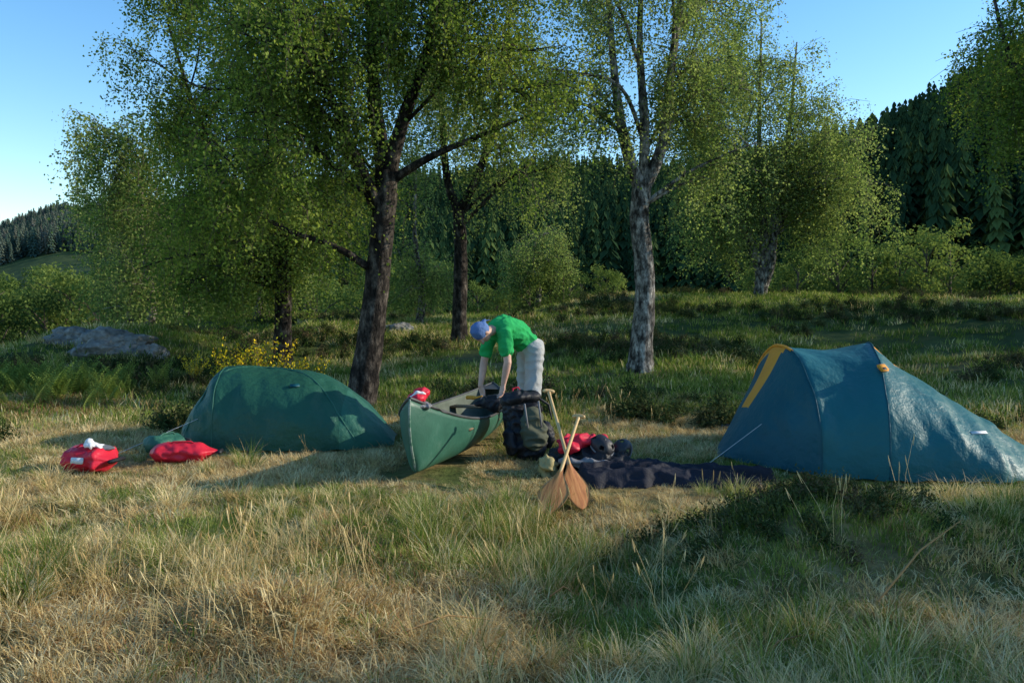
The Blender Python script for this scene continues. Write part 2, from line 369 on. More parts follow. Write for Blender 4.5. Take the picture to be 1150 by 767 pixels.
def place(name,X,Y,h,srcs,tilt=.03,sink=.2):
    n=len(X); Z=G(X,Y)-sink
    rot=np.stack([rng.normal(0,tilt,n),rng.normal(0,tilt,n),rng.uniform(0,6.28,n)],1)
    return scatter(name,np.stack([X,Y,Z],1),rot,h,srcs)
X,Y=polar_pts(7000,80,370,-22,42); _,rr=hillparams(X,Y); r=np.hypot(X,Y); k=(r<rr+15); X,Y=X[k],Y[k]
place('conifer_forest',X,Y,rng.uniform(7,12.5,len(X))+2.5*(np.degrees(np.arctan2(X,Y))>20),cons)
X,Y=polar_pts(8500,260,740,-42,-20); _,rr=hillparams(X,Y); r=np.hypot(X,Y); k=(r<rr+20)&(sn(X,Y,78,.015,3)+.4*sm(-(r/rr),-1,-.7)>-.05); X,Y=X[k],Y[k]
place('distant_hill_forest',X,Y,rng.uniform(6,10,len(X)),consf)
X,Y=polar_pts(520,50,125,-42,40); ph=np.degrees(np.arctan2(X,Y)); k=(ph<-6)|(ph>17)|(rng.uniform(0,1,len(X))<.25); X,Y=X[k],Y[k]
place('broadleaf_woodland',X,Y,rng.uniform(5.,8.5,len(X))*np.where(np.degrees(np.arctan2(X,Y))>-6,.66,1),decs)
X,Y=polar_pts(60,34,48,16,40); place('bush_thicket',X,Y,rng.uniform(2.6,4.,len(X)),decs,sink=.7)
X,Y=polar_pts(40,34,50,-42,-24); place('bush_thicket',X,Y,rng.uniform(3,4.8,len(X)),decs,sink=.6)
X,Y=polar_pts(20,30,40,-8,8); place('bush_thicket',X,Y,rng.uniform(1.4,2.4,len(X)),decs,sink=.5)
# ------------------------------------------------------------------ grass
dry=leafmat('dry_grass',[(0,(.46,.32,.13)),(.4,(.70,.54,.25)),(1,(.88,.75,.43))],.3,tboost=(1.1,1,.8))
drr=leafmat('russet_grass',[(0,(.36,.19,.08)),(1,(.56,.36,.16))],.25)
grn=leafmat('green_grass',[(0,(.08,.14,.025)),(.5,(.17,.24,.045)),(1,(.36,.39,.11))],.35,tboost=(1.2,1.2,.8))
hea=leafmat('heather_leaf',[(0,(.04,.06,.02)),(.6,(.07,.09,.03)),(1,(.13,.10,.055))],.15)
def tuft(name,mat,nb,L,W,R0,lean,seed,mat2=None,f2=0,curl=1.0,ns=3):
    random.seed(seed); V=[];F=[];mi=[]
    for i in range(nb):
        a=random.uniform(0,6.28); r=R0*random.random()**.5; p=Vector((r*math.cos(a),r*math.sin(a),-.01))
        a2=a+random.gauss(0,.9); d=Vector((math.cos(a2),math.sin(a2),0)); s=Vector((-d.y,d.x,0)); s=(s+Vector((0,0,random.gauss(0,.3)))).normalized()
        l=random.uniform(*L); ln=abs(random.gauss(lean,.3)); w=W*random.uniform(.7,1.3)
        b0=len(V); q=p; th=ln*.35
        for k in range(ns):
            ww=w*(1-k/ns)**.7
            V+= [q+s*ww*.5,q-s*ww*.5]
            th2=th+curl*ln*k/ns*.9
            q=q+(d*math.sin(th2)+Vector((0,0,math.cos(th2))))*l/ns
        V.append(q)
        for k in range(ns-1): F.append((b0+2*k,b0+2*k+1,b0+2*k+3,b0+2*k+2))
        F.append((b0+2*ns-2,b0+2*ns-1,b0+2*ns)); mi+= [1 if (mat2 and random.random()<f2) else 0]*ns
    return mk(name,V,F,[mat]+([mat2] if mat2 else []),smooth=False,midx=mi,do_link=False)
tA=[tuft('tA%d'%i,dry,52,(.04,.13),.0048,.11,1.5,100+i,drr,.15) for i in range(4)]
tB=[tuft('tB%d'%i,grn,52,(.03,.11),.0048,.11,1.1,110+i,dry,.15) for i in range(4)]
tC=[tuft('tC%d'%i,grn,130,(.12,.30),.004,.09,1.0,120+i,dry,.30,ns=4) for i in range(3)]
tD=[tuft('tD%d'%i,dry,120,(.10,.28),.004,.09,1.3,130+i,grn,.12,ns=4) for i in range(3)]
tR=[tuft('tR%d'%i,drr,52,(.04,.13),.0048,.12,1.6,140+i,dry,.35) for i in range(3)]
tT=[tuft('tT%d'%i,grn,42,(.05,.12),.010,.18,1.0,150+i,dry,.08,ns=2) for i in range(3)]
tTd=[tuft('tTd%d'%i,dry,42,(.06,.14),.010,.18,1.1,155+i,grn,.45,ns=2) for i in range(3)]
def heather(name,seed):
    random.seed(seed); V=[];F=[]
    for i in range(45):
        a=random.uniform(0,6.28); t_=random.uniform(0,1.2); d=Vector((math.sin(t_)*math.cos(a),math.sin(t_)*math.sin(a),math.cos(t_)))
        L=random.uniform(.08,.2)
        for k in range(7):
            p=d*L*(.3+.7*k/7)+Vector([random.gauss(0,.012) for _ in range(3)]); u=Vector([random.gauss(0,1) for _ in range(3)]).normalized(); v=u.cross(d).normalized(); l=.015
            b0=len(V); V+= [p-u*l,p+v*l*.4,p+u*l,p-v*l*.4]; F.append((b0,b0+1,b0+2,b0+3))
    return mk(name,V,F,[hea],smooth=False,do_link=False)
hh=[heather('hea%d'%i,i) for i in range(3)]
KO=[(-2.4,9.1,1.0,.62),(3.4,7.95,1.25,1.0),(3.0,8.1,.8,1.05)]
def keep(X,Y):
    k=np.ones(len(X),bool)
    for (a,b_,c,d) in KO: k&=(((X-a)/c)**2+((Y-b_)/d)**2)>1
    u=(X+.82)*.14+(Y-6.8)*.99; v=(X+.82)*.99-(Y-6.8)*.14
    k&=~((u>.1)&(u<4.2)&(abs(v)<.36))
    return k
def trampled(X,Y):
    q=np.exp(-(((X-.9)/1.3)**2+((Y-7.1)/1.1)**2)**2)+np.exp(-(((X+3.5)/.7)**2+((Y-7.7)/.5)**2)**2)+np.exp(-(((X+.7)/.5)**2+((Y-6.9)/.7)**2)**2)+np.exp(-(((X-3.2)/1.6)**2+((Y-6.9)/.35)**2)**2)+np.exp(-(((X+2.4)/1.4)**2+((Y-8.3)/.35)**2)**2)
    return np.clip(q,0,1)
def field(name,n,r0,r1,p0,p1,srcs,maskf,smin,smax,power=1.0):
    X,Y=polar_pts(n,r0,r1,p0,p1,power); m_=maskf(X,Y)>rng.uniform(0,1,len(X)); m_&=keep(X,Y); X,Y=X[m_],Y[m_]; n=len(X)
    Z=G(X,Y); rot=np.stack([rng.normal(0,.12,n),rng.normal(0,.12,n),rng.uniform(0,6.28,n)],1)
    return scatter(name,np.stack([X,Y,Z],1),rot,rng.uniform(smin,smax,n)*(1-.55*trampled(X,Y)),srcs)
def gm(X,Y):
    g=.30+1.25*sn(X,Y,21,1.4,3)+.7*np.exp(-(((X-2.5)/1.6)**2+((Y-4.9)/1.2)**2))+.5*sm(Y,8.5,13)+.35*np.exp(-(((X-.9)/1.)**2+((Y-6.0)/1.0)**2))
    return np.clip(g,0.04,1)
patch=lambda X,Y,s,f:np.clip(.5+1.3*sn(X,Y,s,f,3),0,1)
tus=lambda X,Y:(1-sm(Y,5.6,7)*.85)*(1-.9*trampled(X,Y))
field('dry_grass',15000,2.2,12.5,-44,44,tA,lambda X,Y:(1-gm(X,Y)),.6,1.3,.8)
field('green_grass',15000,2.2,12.5,-44,44,tB,lambda X,Y:gm(X,Y),.6,1.3,.8)
field('russet_grass',3500,2.2,11,-44,44,tR,lambda X,Y:patch(X,Y,33,1.3)**2,.7,1.3)
field('green_tussock',1700,2.3,9,-44,44,tC,lambda X,Y:tus(X,Y)*np.clip(2.8*(sn(X,Y,41,2.2,2)-.2)+.95*np.exp(-(((X-2.6)/1.5)**2+((Y-4.7)/1.)**2)),0,1),.55,1.3)
field('dry_tussock',1700,2.3,9,-44,44,tD,lambda X,Y:tus(X,Y)*np.clip(2.8*(sn(X,Y,43,2.1,2)-.15),0,1),.55,1.3)
field('turf_grass',13000,11,32,-42,42,tT,lambda X,Y:.25+.75*patch(X,Y,51,.8),.8,1.9)
field('dry_turf_grass',7000,11,32,-42,42,tTd,lambda X,Y:patch(X,Y,52,.6)**2*.9*(1-.5*sm(X,2,5)),.9,1.8)
field('heather',5500,10,32,-42,42,hh,lambda X,Y:np.clip(2.4*(sn(X,Y,61,.9,3)-.08)+.30*sm(X,1,4)*sm(Y,12,18)+.4*sm(-X,5,7)*sm(Y,13,16),0,1),.9,2.0)
X=rng.normal(1.9,.45,130); Y=rng.normal(5.15,.28,130)
place('heather',X,Y,rng.uniform(.6,1.1,130),hh,sink=.02)
def stalk(name,seed):
    random.seed(seed); V=[];F=[]
    for i in range(4):
        a=random.uniform(0,6.28); ln=random.uniform(.05,.35); L=random.uniform(.25,.45); p=Vector((random.gauss(0,.05),random.gauss(0,.05),0)); d=Vector((math.cos(a)*ln,math.sin(a)*ln,1))
        t_=p+d*L+Vector((math.cos(a)*.04,math.sin(a)*.04,0))
        tube(V,F,[p,p+d*L*.5,t_],[.0016,.0013,.0008],3)
        tube(V,F,[t_-d*.07,t_-d*.03,t_],[.001,.004,.001],4)
    return mk(name,V,F,[dry],do_link=False)
field('seed_stalks',600,2.4,11,-42,42,[stalk('st%d'%i,i) for i in range(4)],lambda X,Y:patch(X,Y,71,.9)**2*(1-.75*sm(X,1,2)),.7,1.2)
brm=leafmat('bracken',[(0,(.18,.26,.05)),(1,(.32,.37,.09))],.35)
def frond(name,seed,mat):
    random.seed(seed); V=[];F=[]
    for i in range(4):
        a=random.uniform(0,6.28); d=Vector((math.cos(a),math.sin(a),0)); s=Vector((-d.y,d.x,0)); L=random.uniform(.3,.5)
        pts=[d*(L*.45*(k/12)**1.6)+Vector((0,0,L*(k/12)-.1*L*(k/12)**3)) for k in range(13)]
        tube(V,F,pts,[.003]*12+[.001],3)
        for k in range(3,13):
            w=.14*(1-(k-3)/10)+.015
            for sg in (-1,1):
                p=pts[k]; b0=len(V); dd=(s*sg+d*.25).normalized()
                V+= [p,p+dd*w*.5+d*.014,p+dd*w-Vector((0,0,.02)),p+dd*w*.5-d*.014]; F.append((b0,b0+1,b0+2,b0+3))
    return mk(name,V,F,[mat],smooth=False,do_link=False)
X=rng.uniform(-8.4,-5.6,130); Y=rng.normal(12.6,.6,130); place('bracken',X,Y,rng.uniform(.7,1.2,130),[frond('fr%d'%i,i,brm) for i in range(3)],sink=0)
X=rng.normal(-6.6,.8,200); Y=rng.normal(11.4,.35,200); place('dead_bracken',X,Y,rng.uniform(1,1.8,200),tR,sink=0)
yel=leafmat('broom_flower',[(0,(.8,.55,.02)),(1,(.9,.68,.04))],.2)
def broom(name,seed):
    random.seed(seed); V=[];F=[];mi=[]
    for i in range(45):
        a=random.uniform(0,6.28); ln=random.uniform(.1,.6); L=random.uniform(.5,1.0); d=Vector((math.cos(a)*ln,math.sin(a)*ln,1))
        nf=len(F); tube(V,F,[(0,0,0),d*L*.5,d*L],[.006,.004,.002],3); mi+= [1]*(len(F)-nf)
        fl=random.random()<.6
        for k in range(30):
            f=random.uniform(.35,1); p=d*L*f+Vector([random.gauss(0,.025) for _ in range(3)]); u=Vector([random.gauss(0,1) for _ in range(3)]).normalized(); v=u.cross(d).normalized(); l=.024
            b0=len(V); V+= [p-u*l,p+v*l*.6,p+u*l,p-v*l*.6]; F.append((b0,b0+1,b0+2,b0+3)); mi.append(0 if (fl and f>.45) else 2)
    return mk(name,V,F,[yel,twigm,grn],smooth=False,midx=mi,do_link=False)
place('broom_shrub',np.array([-3.7,-4.15,-4.6,-5.4,-3.25,-3.5]),np.array([12.3,12.6,13.4,14,13,12.9]),np.array([1.0,.85,.8,.5,.75,.7]),[broom('br%d'%i,i) for i in range(2)],sink=0)
rockm=simple('rock',[(.3,(.09,.085,.075)),(.55,(.22,.21,.19)),(.75,(.38,.36,.33))],5,.95,1,14)
def rock(x,y,s,seed,name='rock'):
    import bmesh
    bm=bmesh.new(); bmesh.ops.create_icosphere(bm,subdivisions=5,radius=1)
    for v in bm.verts:
        k=1+.4*mnoise.noise(v.co*1.3+Vector((seed,0,0)))+.2*mnoise.noise(v.co*3+Vector((seed,0,0)))+.08*mnoise.noise(v.co*9+Vector((seed,0,0)))
        v.co=Vector((v.co.x*s[0]*k,v.co.y*s[1]*k,v.co.z*s[2]*k))
    me=bpy.data.meshes.new(name); bm.to_mesh(me); bm.free(); me.materials.append(rockm)
    o=bpy.data.objects.new(name,me); o.location=(x,y,g1(x,y)+s[2]*.1); link(o)
rock(-7.9,16.2,(.75,.45,.34),1); rock(-8.8,16.6,(.5,.35,.28),2); rock(-7.0,16.0,(.3,.25,.2),5); rock(-2.9,21.5,(.4,.3,.2),3); rock(2.6,9.7,(.16,.1,.06),4)
# ------------------------------------------------------------------ fabrics
def fabric(name,c,transl=.12,rough=.65,var=.8,bump=.35,bs=5,spec=.25,bdist=.02):
    return simple(name,[(.3,tuple(x*var for x in c)),(.7,c)],1.5,rough,bump,bs,spec=spec,transl=transl,bdist=bdist)
teal=fabric('teal_nylon',(.016,.155,.175),.2,rough=.5,bump=.8,bs=3.0,bdist=.06,spec=.35); tealdk=fabric('teal_nylon_dark',(.010,.105,.14),.2,rough=.5,bump=.8,bs=3.0,bdist=.06); orange=fabric('orange_nylon',(.85,.36,.04))
tgreen=fabric('green_nylon',(.024,.12,.075),.2,rough=.5,bump=.8,bs=3.5,bdist=.06,spec=.35); tgreen2=fabric('green_nylon_light',(.045,.17,.115),.2,rough=.5,bump=.8,bs=3.5,bdist=.06)
red=fabric('red_pvc',(.70,.025,.05),0,.4,bump=.5,bs=9); white=fabric('white_fabric',(.8,.8,.8),0); black=fabric('black_nylon',(.02,.02,.024),0,.55,bump=.6,bs=14)
navy=fabric('navy_fabric',(.018,.019,.030),0,.75,bump=.7,bs=16); olive=fabric('olive_fabric',(.10,.105,.065),0,.8); grey=fabric('grey_fabric',(.2,.2,.21),0)
yelf=fabric('tan_fabric',(.42,.34,.15),0,bump=.6,bs=12); blue=fabric('blue_cotton',(.10,.18,.38),0,.9,bump=.4,bs=40)
shirtm=fabric('green_cotton',(.02,.38,.10),0,.9,bump=.8,bs=9); shortm=fabric('stone_cotton',(.46,.46,.44),0,.9,bump=.6,bs=12)
skin=simple('skin',[(.3,(.5,.27,.19)),(.7,(.62,.37,.27))],8,.55,.1,60,spec=.4)
def tentloft(name,base,stations,mats,matfn,p=.75,sag=.03,nper=12,nseg=60,smooth_st=False):
    e=empty(name,base); rows=[]
    if smooth_st:
        ip=interp_path(stations,nper); rows=[(q,abs(math.sin(math.pi*i/nper))*.5,i/nper) for i,q in enumerate(ip)]
        for q,_,_ in rows: q[4]=max(q[4],.02)
    else:
        for i in range(len(stations)-1):
            a=np.array(stations[i],float); b_=np.array(stations[i+1],float)
            for k in range(nper+(1 if i==len(stations)-2 else 0)):
                f=k/nper; rows.append((a*(1-f)+b_*f,math.sin(math.pi*f),i+f))
    V=[];F=[];mi=[]
    for (s,sg,u) in rows:
        for j in range(nseg+1):
            th=math.pi*j/nseg; f=(1-math.cos(th))/2
            h=s[4]; pz=math.sin(th)**p if 0<j<nseg else 0
            x=s[0]*(1-f)+s[2]*f; y=s[1]*(1-f)+s[3]*f
            inw=sag*sg*math.sin(th)
            cx=(s[0]+s[2])/2; cy=(s[1]+s[3])/2
            x+=(cx-x)*inw*1.6; y+=(cy-y)*inw*1.6
            jj=j/nseg
            wr=.030*mnoise.noise(Vector((u*2.6+jj*4,jj*5,base[0])))+.022*(.3-abs(mnoise.noise(Vector((u*3+jj*6,jj*2.5-u,base[0]+4)))))+.012*mnoise.noise(Vector((u*8,jj*16,1)))
            wr*=min(1,h*3)*min(1,math.sin(th)*2.5)
            low=.018*abs(math.sin(u*6.5))*(1-min(1,pz*3))
            z=h*pz*(1-inw*1.2)+wr*.6+low+g1(x,y)*(1-pz)+.01
            V.append((x-base[0],y-base[1]-wr*1.1,z-base[2]))
    W=nseg+1
    for i in range(len(rows)-1):
        for j in range(nseg):
            F.append((i*W+j,i*W+j+1,(i+1)*W+j+1,(i+1)*W+j)); mi.append(matfn(rows[i][2],j/nseg))
    mk('flysheet',V,F,mats,parent=e,midx=mi)
    return e,V,W,rows
def piping(parent,V,W,rows,us,mat,v0=0,v1=1,r=.006,name='pole_sleeve'):
    for u in us:
        i=min(range(len(rows)),key=lambda q:abs(rows[q][2]-u)); j0=int(v0*(W-1)); j1=int(v1*(W-1))+1
        VV=[];FF=[]; pts=[Vector(V[i*W+j])+Vector((0,0,.002)) for j in range(j0,j1)]
        tube(VV,FF,pts,[r]*len(pts),6); mk(name,VV,FF,[mat],parent=parent)
def boxpart(name,c,s,mat,parent,bev=.02,rot=(0,0,0),seed=0,lump=0):
    import bmesh
    bm=bmesh.new(); bmesh.ops.create_cube(bm,size=1)
    for v in bm.verts: v.co=Vector((v.co.x*s[0],v.co.y*s[1],v.co.z*s[2]))
    bmesh.ops.bevel(bm,geom=bm.edges[:],offset=min(bev,min(s)*.45),segments=3,affect='EDGES')
    me=bpy.data.meshes.new(name); bm.to_mesh(me); bm.free(); me.materials.append(mat)
    me.polygons.foreach_set('use_smooth',np.ones(len(me.polygons),dtype=bool))
    o=bpy.data.objects.new(name,me); o.location=c; o.rotation_euler=rot; link(o,parent); return o
def surfpt(V,W,rows,u,v,off=.012):
    i=min(range(len(rows)),key=lambda q:abs(rows[q][2]-u)); j=int(v*(W-1))
    p=Vector(V[i*W+j]); a=Vector(V[i*W+j+1])-p; i2=min(i+1,len(rows)-1); b_=Vector(V[i2*W+j])-p; n=a.cross(b_).normalized()
    if n.y>0: n=-n
    return p+n*off,n
def guy(parent,base,a,b_,name='guy_line'):
    VV=[];FF=[]; tube(VV,FF,[Vector(a)-Vector(base),Vector(b_)-Vector(base)],[.002,.002],4); mk(name,VV,FF,[white],parent=parent)
st=[(2.0,8.0,2.05,8.3,.03),(2.34,7.45,2.33,8.75,.52),(2.66,7.05,2.66,9.3,1.07),(3.2,6.95,3.75,9.2,1.10),(3.72,6.9,4.3,8.9,.70),(4.12,6.87,4.8,8.5,.39),(4.4,6.98,5.15,7.9,.08)]
def mf_(u,v):
    if .9<u<2.0 and .47<v<.60: return 1
    if 1.85<u<2.0 and v>.45: return 1
    if 2.98<u<3.4 and .42<v<.62: return 1
    if u<2: return 2
    return 0
e,V,W,rows=tentloft('tunnel_tent',(3.2,8.0,0),st,[teal,orange,tealdk],mf_,sag=.035,p=.85)
piping(e,V,W,rows,[2.0,3.0],tealdk); piping(e,V,W,rows,[2.0],orange,.42,1,.014)
p,n=surfpt(V,W,rows,3.0,.30)
boxpart('vent_flap',p,(.15,.08,.02),orange,e,.01,rot=n.to_track_quat('Z','Y').to_euler())
boxpart('vent_flap_edge',p+n*.014+Vector((0,0,-.02)),(.09,.045,.02),black,e,.008,rot=n.to_track_quat('Z','Y').to_euler())
p,n=surfpt(V,W,rows,4.6,.26,.006)
boxpart('badge',p,(.16,.035,.004),white,e,.002,rot=n.to_track_quat('Z','Y').to_euler())
guy(e,(3.2,8,0),(2.3,7.6,.4),(1.75,7.5,.02))
# left tent
st=[(-3.55,8.7,-3.55,9.1,.03),(-3.36,8.45,-3.42,9.6,.42),(-3.05,8.35,-3.2,9.8,.78),(-2.55,8.3,-2.6,9.9,.77),(-2.05,8.3,-2.1,9.8,.70),(-1.62,8.4,-1.65,9.6,.44),(-1.24,8.65,-1.28,9.2,.05)]
e,V,W,rows=tentloft('dome_tent',(-2.4,9.0,0),st,[tgreen,tgreen2],lambda u,v:1 if u>4.6 and v<.5 else 0,sag=.02,p=.8,smooth_st=True)
piping(e,V,W,rows,[2.0],tgreen2,r=.006)
pts=[]
for k in range(33):
    f=k/32; u=.8+f*4.3; v=.03+.47*math.sin(f*math.pi)
    i=min(range(len(rows)),key=lambda q:abs(rows[q][2]-u)); vv=v*(W-1); j=int(vv)
    pts.append(Vector(V[i*W+j]).lerp(Vector(V[i*W+j+1]),vv-j)+Vector((0,-.004,.002)))
pts=[sum((pts[min(max(i+d,0),32)] for d in (-1,0,1)),Vector())/3 for i in range(33)]
VV=[];FF=[]; tube(VV,FF,pts,[.010]*33,6); mk('pole_sleeve',VV,FF,[tgreen2],parent=e)
p,n=surfpt(V,W,rows,3.6,.3)
boxpart('vent_flap',p,(.10,.05,.015),tealdk,e,.006,rot=n.to_track_quat('Z','Y').to_euler())
guy(e,(-2.4,9,0),(-3.15,8.5,.35),(-3.9,8.0,.02))
# ------------------------------------------------------------------ canoe
cg=simple('canoe_green',[(.3,(.022,.09,.06)),(.6,(.035,.125,.085)),(.8,(.08,.17,.13))],4,.45,.15,25,spec=.4)
cgi=simple('canoe_inside',[(.3,(.07,.09,.065)),(.7,(.12,.14,.11))],5,.7); gun=simple('gunwale_trim',[(.3,(.04,.04,.04)),(.7,(.09,.09,.09))],5,.5); scuff=simple('scuffed_edge',[(.4,(.06,.15,.10)),(.6,(.3,.34,.3))],14,.6)
ashw=simple('ash_wood',[(.3,(.16,.10,.05)),(.7,(.26,.17,.09))],4,.5,stretch=(1,12,1))
def canoe():
    L=4.2; NB=.43; e=empty('canoe',(-.84,6.75,0))
    ns=56; nu=14; V=[];F=[]
    def sec(s,u,side):
        q=abs(2*s-1); b=NB*(1-q**2.3)**.85; sheer=.335+(.33*q**2.8 if s<.5 else .13*q**4); keel=.03*q**3
        zz=(1-math.cos(u*math.pi/2))**.85
        x=b*math.sin(u*math.pi/2)**.62
        z=keel+(sheer-keel)*zz
        yy=s*L
        edge=max(0,(q-.86)/.14)**2
        pull=.20*edge*(1-zz)**1.6 - .05*edge*math.sin(zz*math.pi)
        yy+= pull if s<.5 else -pull
        return Vector((side*x,yy,z+.02))
    for i in range(ns+1):
        s=.5-.5*math.cos(math.pi*i/ns)
        for k in range(-nu,nu+1): V.append(sec(s,abs(k)/nu,1 if k>0 else -1))
    W=2*nu+1
    for i in range(ns):
        for k in range(W-1): F.append((i*W+k,(i+1)*W+k,(i+1)*W+k+1,i*W+k+1))
    h=mk('hull',V,F,[cg,cgi],parent=e)
    md=h.modifiers.new('thick','SOLIDIFY'); md.thickness=.012; md.offset=-1; md.material_offset=1
    for sd in (-1,1):
        VV=[];FF=[]; pts=[sec(.5-.5*math.cos(math.pi*i/ns),1,sd)+Vector((0,0,.004)) for i in range(ns+1)]
        tube(VV,FF,pts,[.013]*len(pts),8); mk('gunwale',VV,FF,[gun],parent=e)
    for s0 in (0,1):
        VV=[];FF=[]; pts=[sec(s0,k/nu,1) for k in range(nu+1)]; tube(VV,FF,pts,[.010]*len(pts),6); mk('stem_band',VV,FF,[scuff],parent=e)
        a=[sec(abs(s0-.0),1,1),sec(abs(s0-.07),1,1),sec(abs(s0-.07),1,-1)]
        mk('deck_plate',[v+Vector((0,0,.003)) for v in a],[(0,1,2)],[gun],parent=e,smooth=False)
    for s,w in ((.24,.2),(.5,.05),(.76,.2)):
        a=sec(s,.86,1); boxpart('seat' if w>.1 else 'thwart',(0,a.y,a.z-.02),(2*a.x,w,.022),ashw,e,.006)
    e.rotation_euler=(R(-1.6),R(0),R(-8)); e.location.z=g1(-.8,8.5)+.05
    return e
canoe()
# ------------------------------------------------------------------ blobs -> continuous surfaces
def blob(name,items,mat,parent,voxel=.008,smooth=6,base=(0,0,0),fold=0):
    import bmesh
    bm=bmesh.new(); B=Vector(base)
    for it in items:
        if it[0]=='e':
            _,c,rr,M=it; mat4=Matrix.Translation(Vector(c)-B)@(M.to_4x4() if M else Matrix.Identity(4))@Matrix.Diagonal((*rr,1))
            bmesh.ops.create_icosphere(bm,subdivisions=3,radius=1,matrix=mat4)
        else:
            p0,r0,p1,r1=it; p0=Vector(p0)-B;p1=Vector(p1)-B; d=(p1-p0).length
            n=max(2,int(d/(min(r0,r1)*.35))+1)
            for k in range(n+1):
                f=k/n; bmesh.ops.create_icosphere(bm,subdivisions=2,radius=r0*(1-f)+r1*f,matrix=Matrix.Translation(p0.lerp(p1,f)))
    me=bpy.data.meshes.new(name+'_tmp'); bm.to_mesh(me); bm.free()
    o=bpy.data.objects.new(name+'_tmp',me); S.collection.objects.link(o)
    md=o.modifiers.new('r','REMESH'); md.mode='VOXEL'; md.voxel_size=voxel
    ms=o.modifiers.new('s','SMOOTH'); ms.iterations=smooth; ms.factor=.5
    dg=bpy.context.evaluated_depsgraph_get(); dg.update()
    m2=bpy.data.meshes.new_from_object(o.evaluated_get(dg)); m2.name=name
    bpy.data.objects.remove(o)
    if fold:
        nn=[v.normal.copy() for v in m2.vertices]
        for v,nv in zip(m2.vertices,nn):
            q=v.co; w_=Vector((mnoise.noise(q*4),mnoise.noise(q*4+Vector((9,0,0))),0))
            ridge=.35-abs(mnoise.noise(Vector((q.x*5,q.y*5,q.z*9))+w_*1.5))*1.4-.5*abs(mnoise.noise(Vector((q.x*14,q.y*10,q.z*12))+w_*2))
            v.co=q+nv*fold*(ridge+.25*mnoise.noise(Vector((q.x*7,q.y*7,q.z*16))))
    m2.materials.clear(); m2.materials.append(mat)
    m2.polygons.foreach_set('use_smooth',np.ones(len(m2.polygons),dtype=bool))
    r=bpy.data.objects.new(name,m2); link(r,parent); return r
def man():
    gz=g1(.2,9.0); B=(.2,9.0,gz); e=empty('man',B)
    sk=[];sh=[];so=[]
    v=Vector
    hipN=v((.24,8.86,.98)); hipF=v((.16,9.06,.98))
    for hip,kn,an,toe in ((hipN,v((.22,8.74,.52)),v((.30,8.80,gz+.09)),v((.17,8.70,gz+.05))),(hipF,v((.14,9.10,.52)),v((.24,9.16,gz+.09)),v((.10,9.10,gz+.05)))):
        sk+= [(hip,.085,kn,.058),(kn,.056,kn.lerp(an,.35),.058),(kn.lerp(an,.35),.058,an,.036)]
        so+= [(hip,.112,kn+v((0,0,.02)),.092)]
    pel=v((.19,8.96,1.0))
    so+= [('e',pel+v((.02,.01,.0)),(.150,.170,.14),None),(hipN,.115,hipF,.115)]
    mid=v((.04,8.88,1.175)); ch=v((-.10,8.80,1.23)); nk=v((-.19,8.73,1.225))
    sh+= [(pel+v((-.02,0,.05)),.135,mid,.150),(mid,.150,ch,.155),(ch,.15,nk,.085),(mid+v((0,-.07,0)),.12,ch+v((.03,-.08,-.01)),.12),(mid+v((-.0,.07,0)),.12,ch+v((0,.09,-.01)),.12)]
    sh+= [(mid+v((-.02,-.02,-.05)),.12,ch+v((.02,0,-.08)),.12)]
    sN=v((-.07,8.61,1.165)); sF=v((-.24,8.94,1.16))
    sh+= [(ch,.11,sN,.085),(ch,.11,sF,.085)]
    for i,(s,el,wr) in enumerate(((sN,v((-.045,8.55,.89)),v((-.09,8.56,.66))),(sF,v((-.30,8.90,.87)),v((-.335,8.80,.62))))):
        sk+= [(s,.055,el,.042),(el,.043,el.lerp(wr,.3),.043),(el.lerp(wr,.3),.043,wr,.028)]
        sh+= [(s,.082,s.lerp(el,.62),.078)]
        d=(v((-.02,-.02,-.10)) if i==0 else v((0.03,-.03,-.10))).normalized(); side=v((.6,-.75,0)) if i==0 else v((.7,-.6,0)); side.normalize(); pal=d.cross(side).normalized()
        for k in range(4):
            o=side*(.027-.018*k); kn=wr+d*(.085-.004*abs(k-1))+o; r=.0095-.0006*k
            sk.append((wr+o*.5,.018,kn,.0125))
            L=[.078,.088,.082,.064][k]
            a=kn+(d+pal*.25).normalized()*L*.42; b=a+(d+pal*.9).normalized()*L*.34; c=b+(d*.4+pal*1.1).normalized()*L*.26
            sk+= [(kn,r+.001,a,r),(a,r,b,r*.92),(b,r*.92,c,r*.8)]
        t0=wr+d*.03+side*.022; t1=t0+(side*.8+d*.7+pal*.35).normalized()*.042; t2=t1+(d+pal*.6+side*.1).normalized()*.032
        sk+= [(t0,.015,t1,.011),(t1,.0108,t2,.0085)]
    hc=v((-.315,8.57,1.20))
    cr=v((-.72,-.62,.02)).normalized(); fa=v((-.25,-.1,-1)); fa=(fa-cr*fa.dot(cr)).normalized(); sd=cr.cross(fa).normalized()
    M=Matrix((sd,fa,cr)).transposed()
    sk+= [(nk,.062,hc-cr*.06,.055)]
    H=lambda a,b,c: hc+sd*a+fa*b+cr*c
    sk+= [('e',H(0,-.005,.02),(.076,.096,.098),M),('e',H(0,.025,-.035),(.062,.068,.075),M),('e',H(0,.055,-.085),(.032,.03,.028),M)]
    sk+= [(H(0,.092,.01),.010,H(0,.112,-.028),.0145),(H(.017,.1,-.03),.009,H(-.017,.1,-.03),.009),(H(-.024,.088,-.062),.008,H(.024,.088,-.062),.008),(H(-.04,.083,.018),.012,H(.04,.083,.018),.012)]
    for a in (-1,1): sk.append(('e',H(a*.08,-.005,-.012),(.010,.02,.032),M))
    blob('body',sk,skin,e,.0055,4,B)
    blob('t_shirt',sh,shirtm,e,.010,6,B,fold=.028)
    blob('shorts',so,shortm,e,.010,8,B,fold=.018)
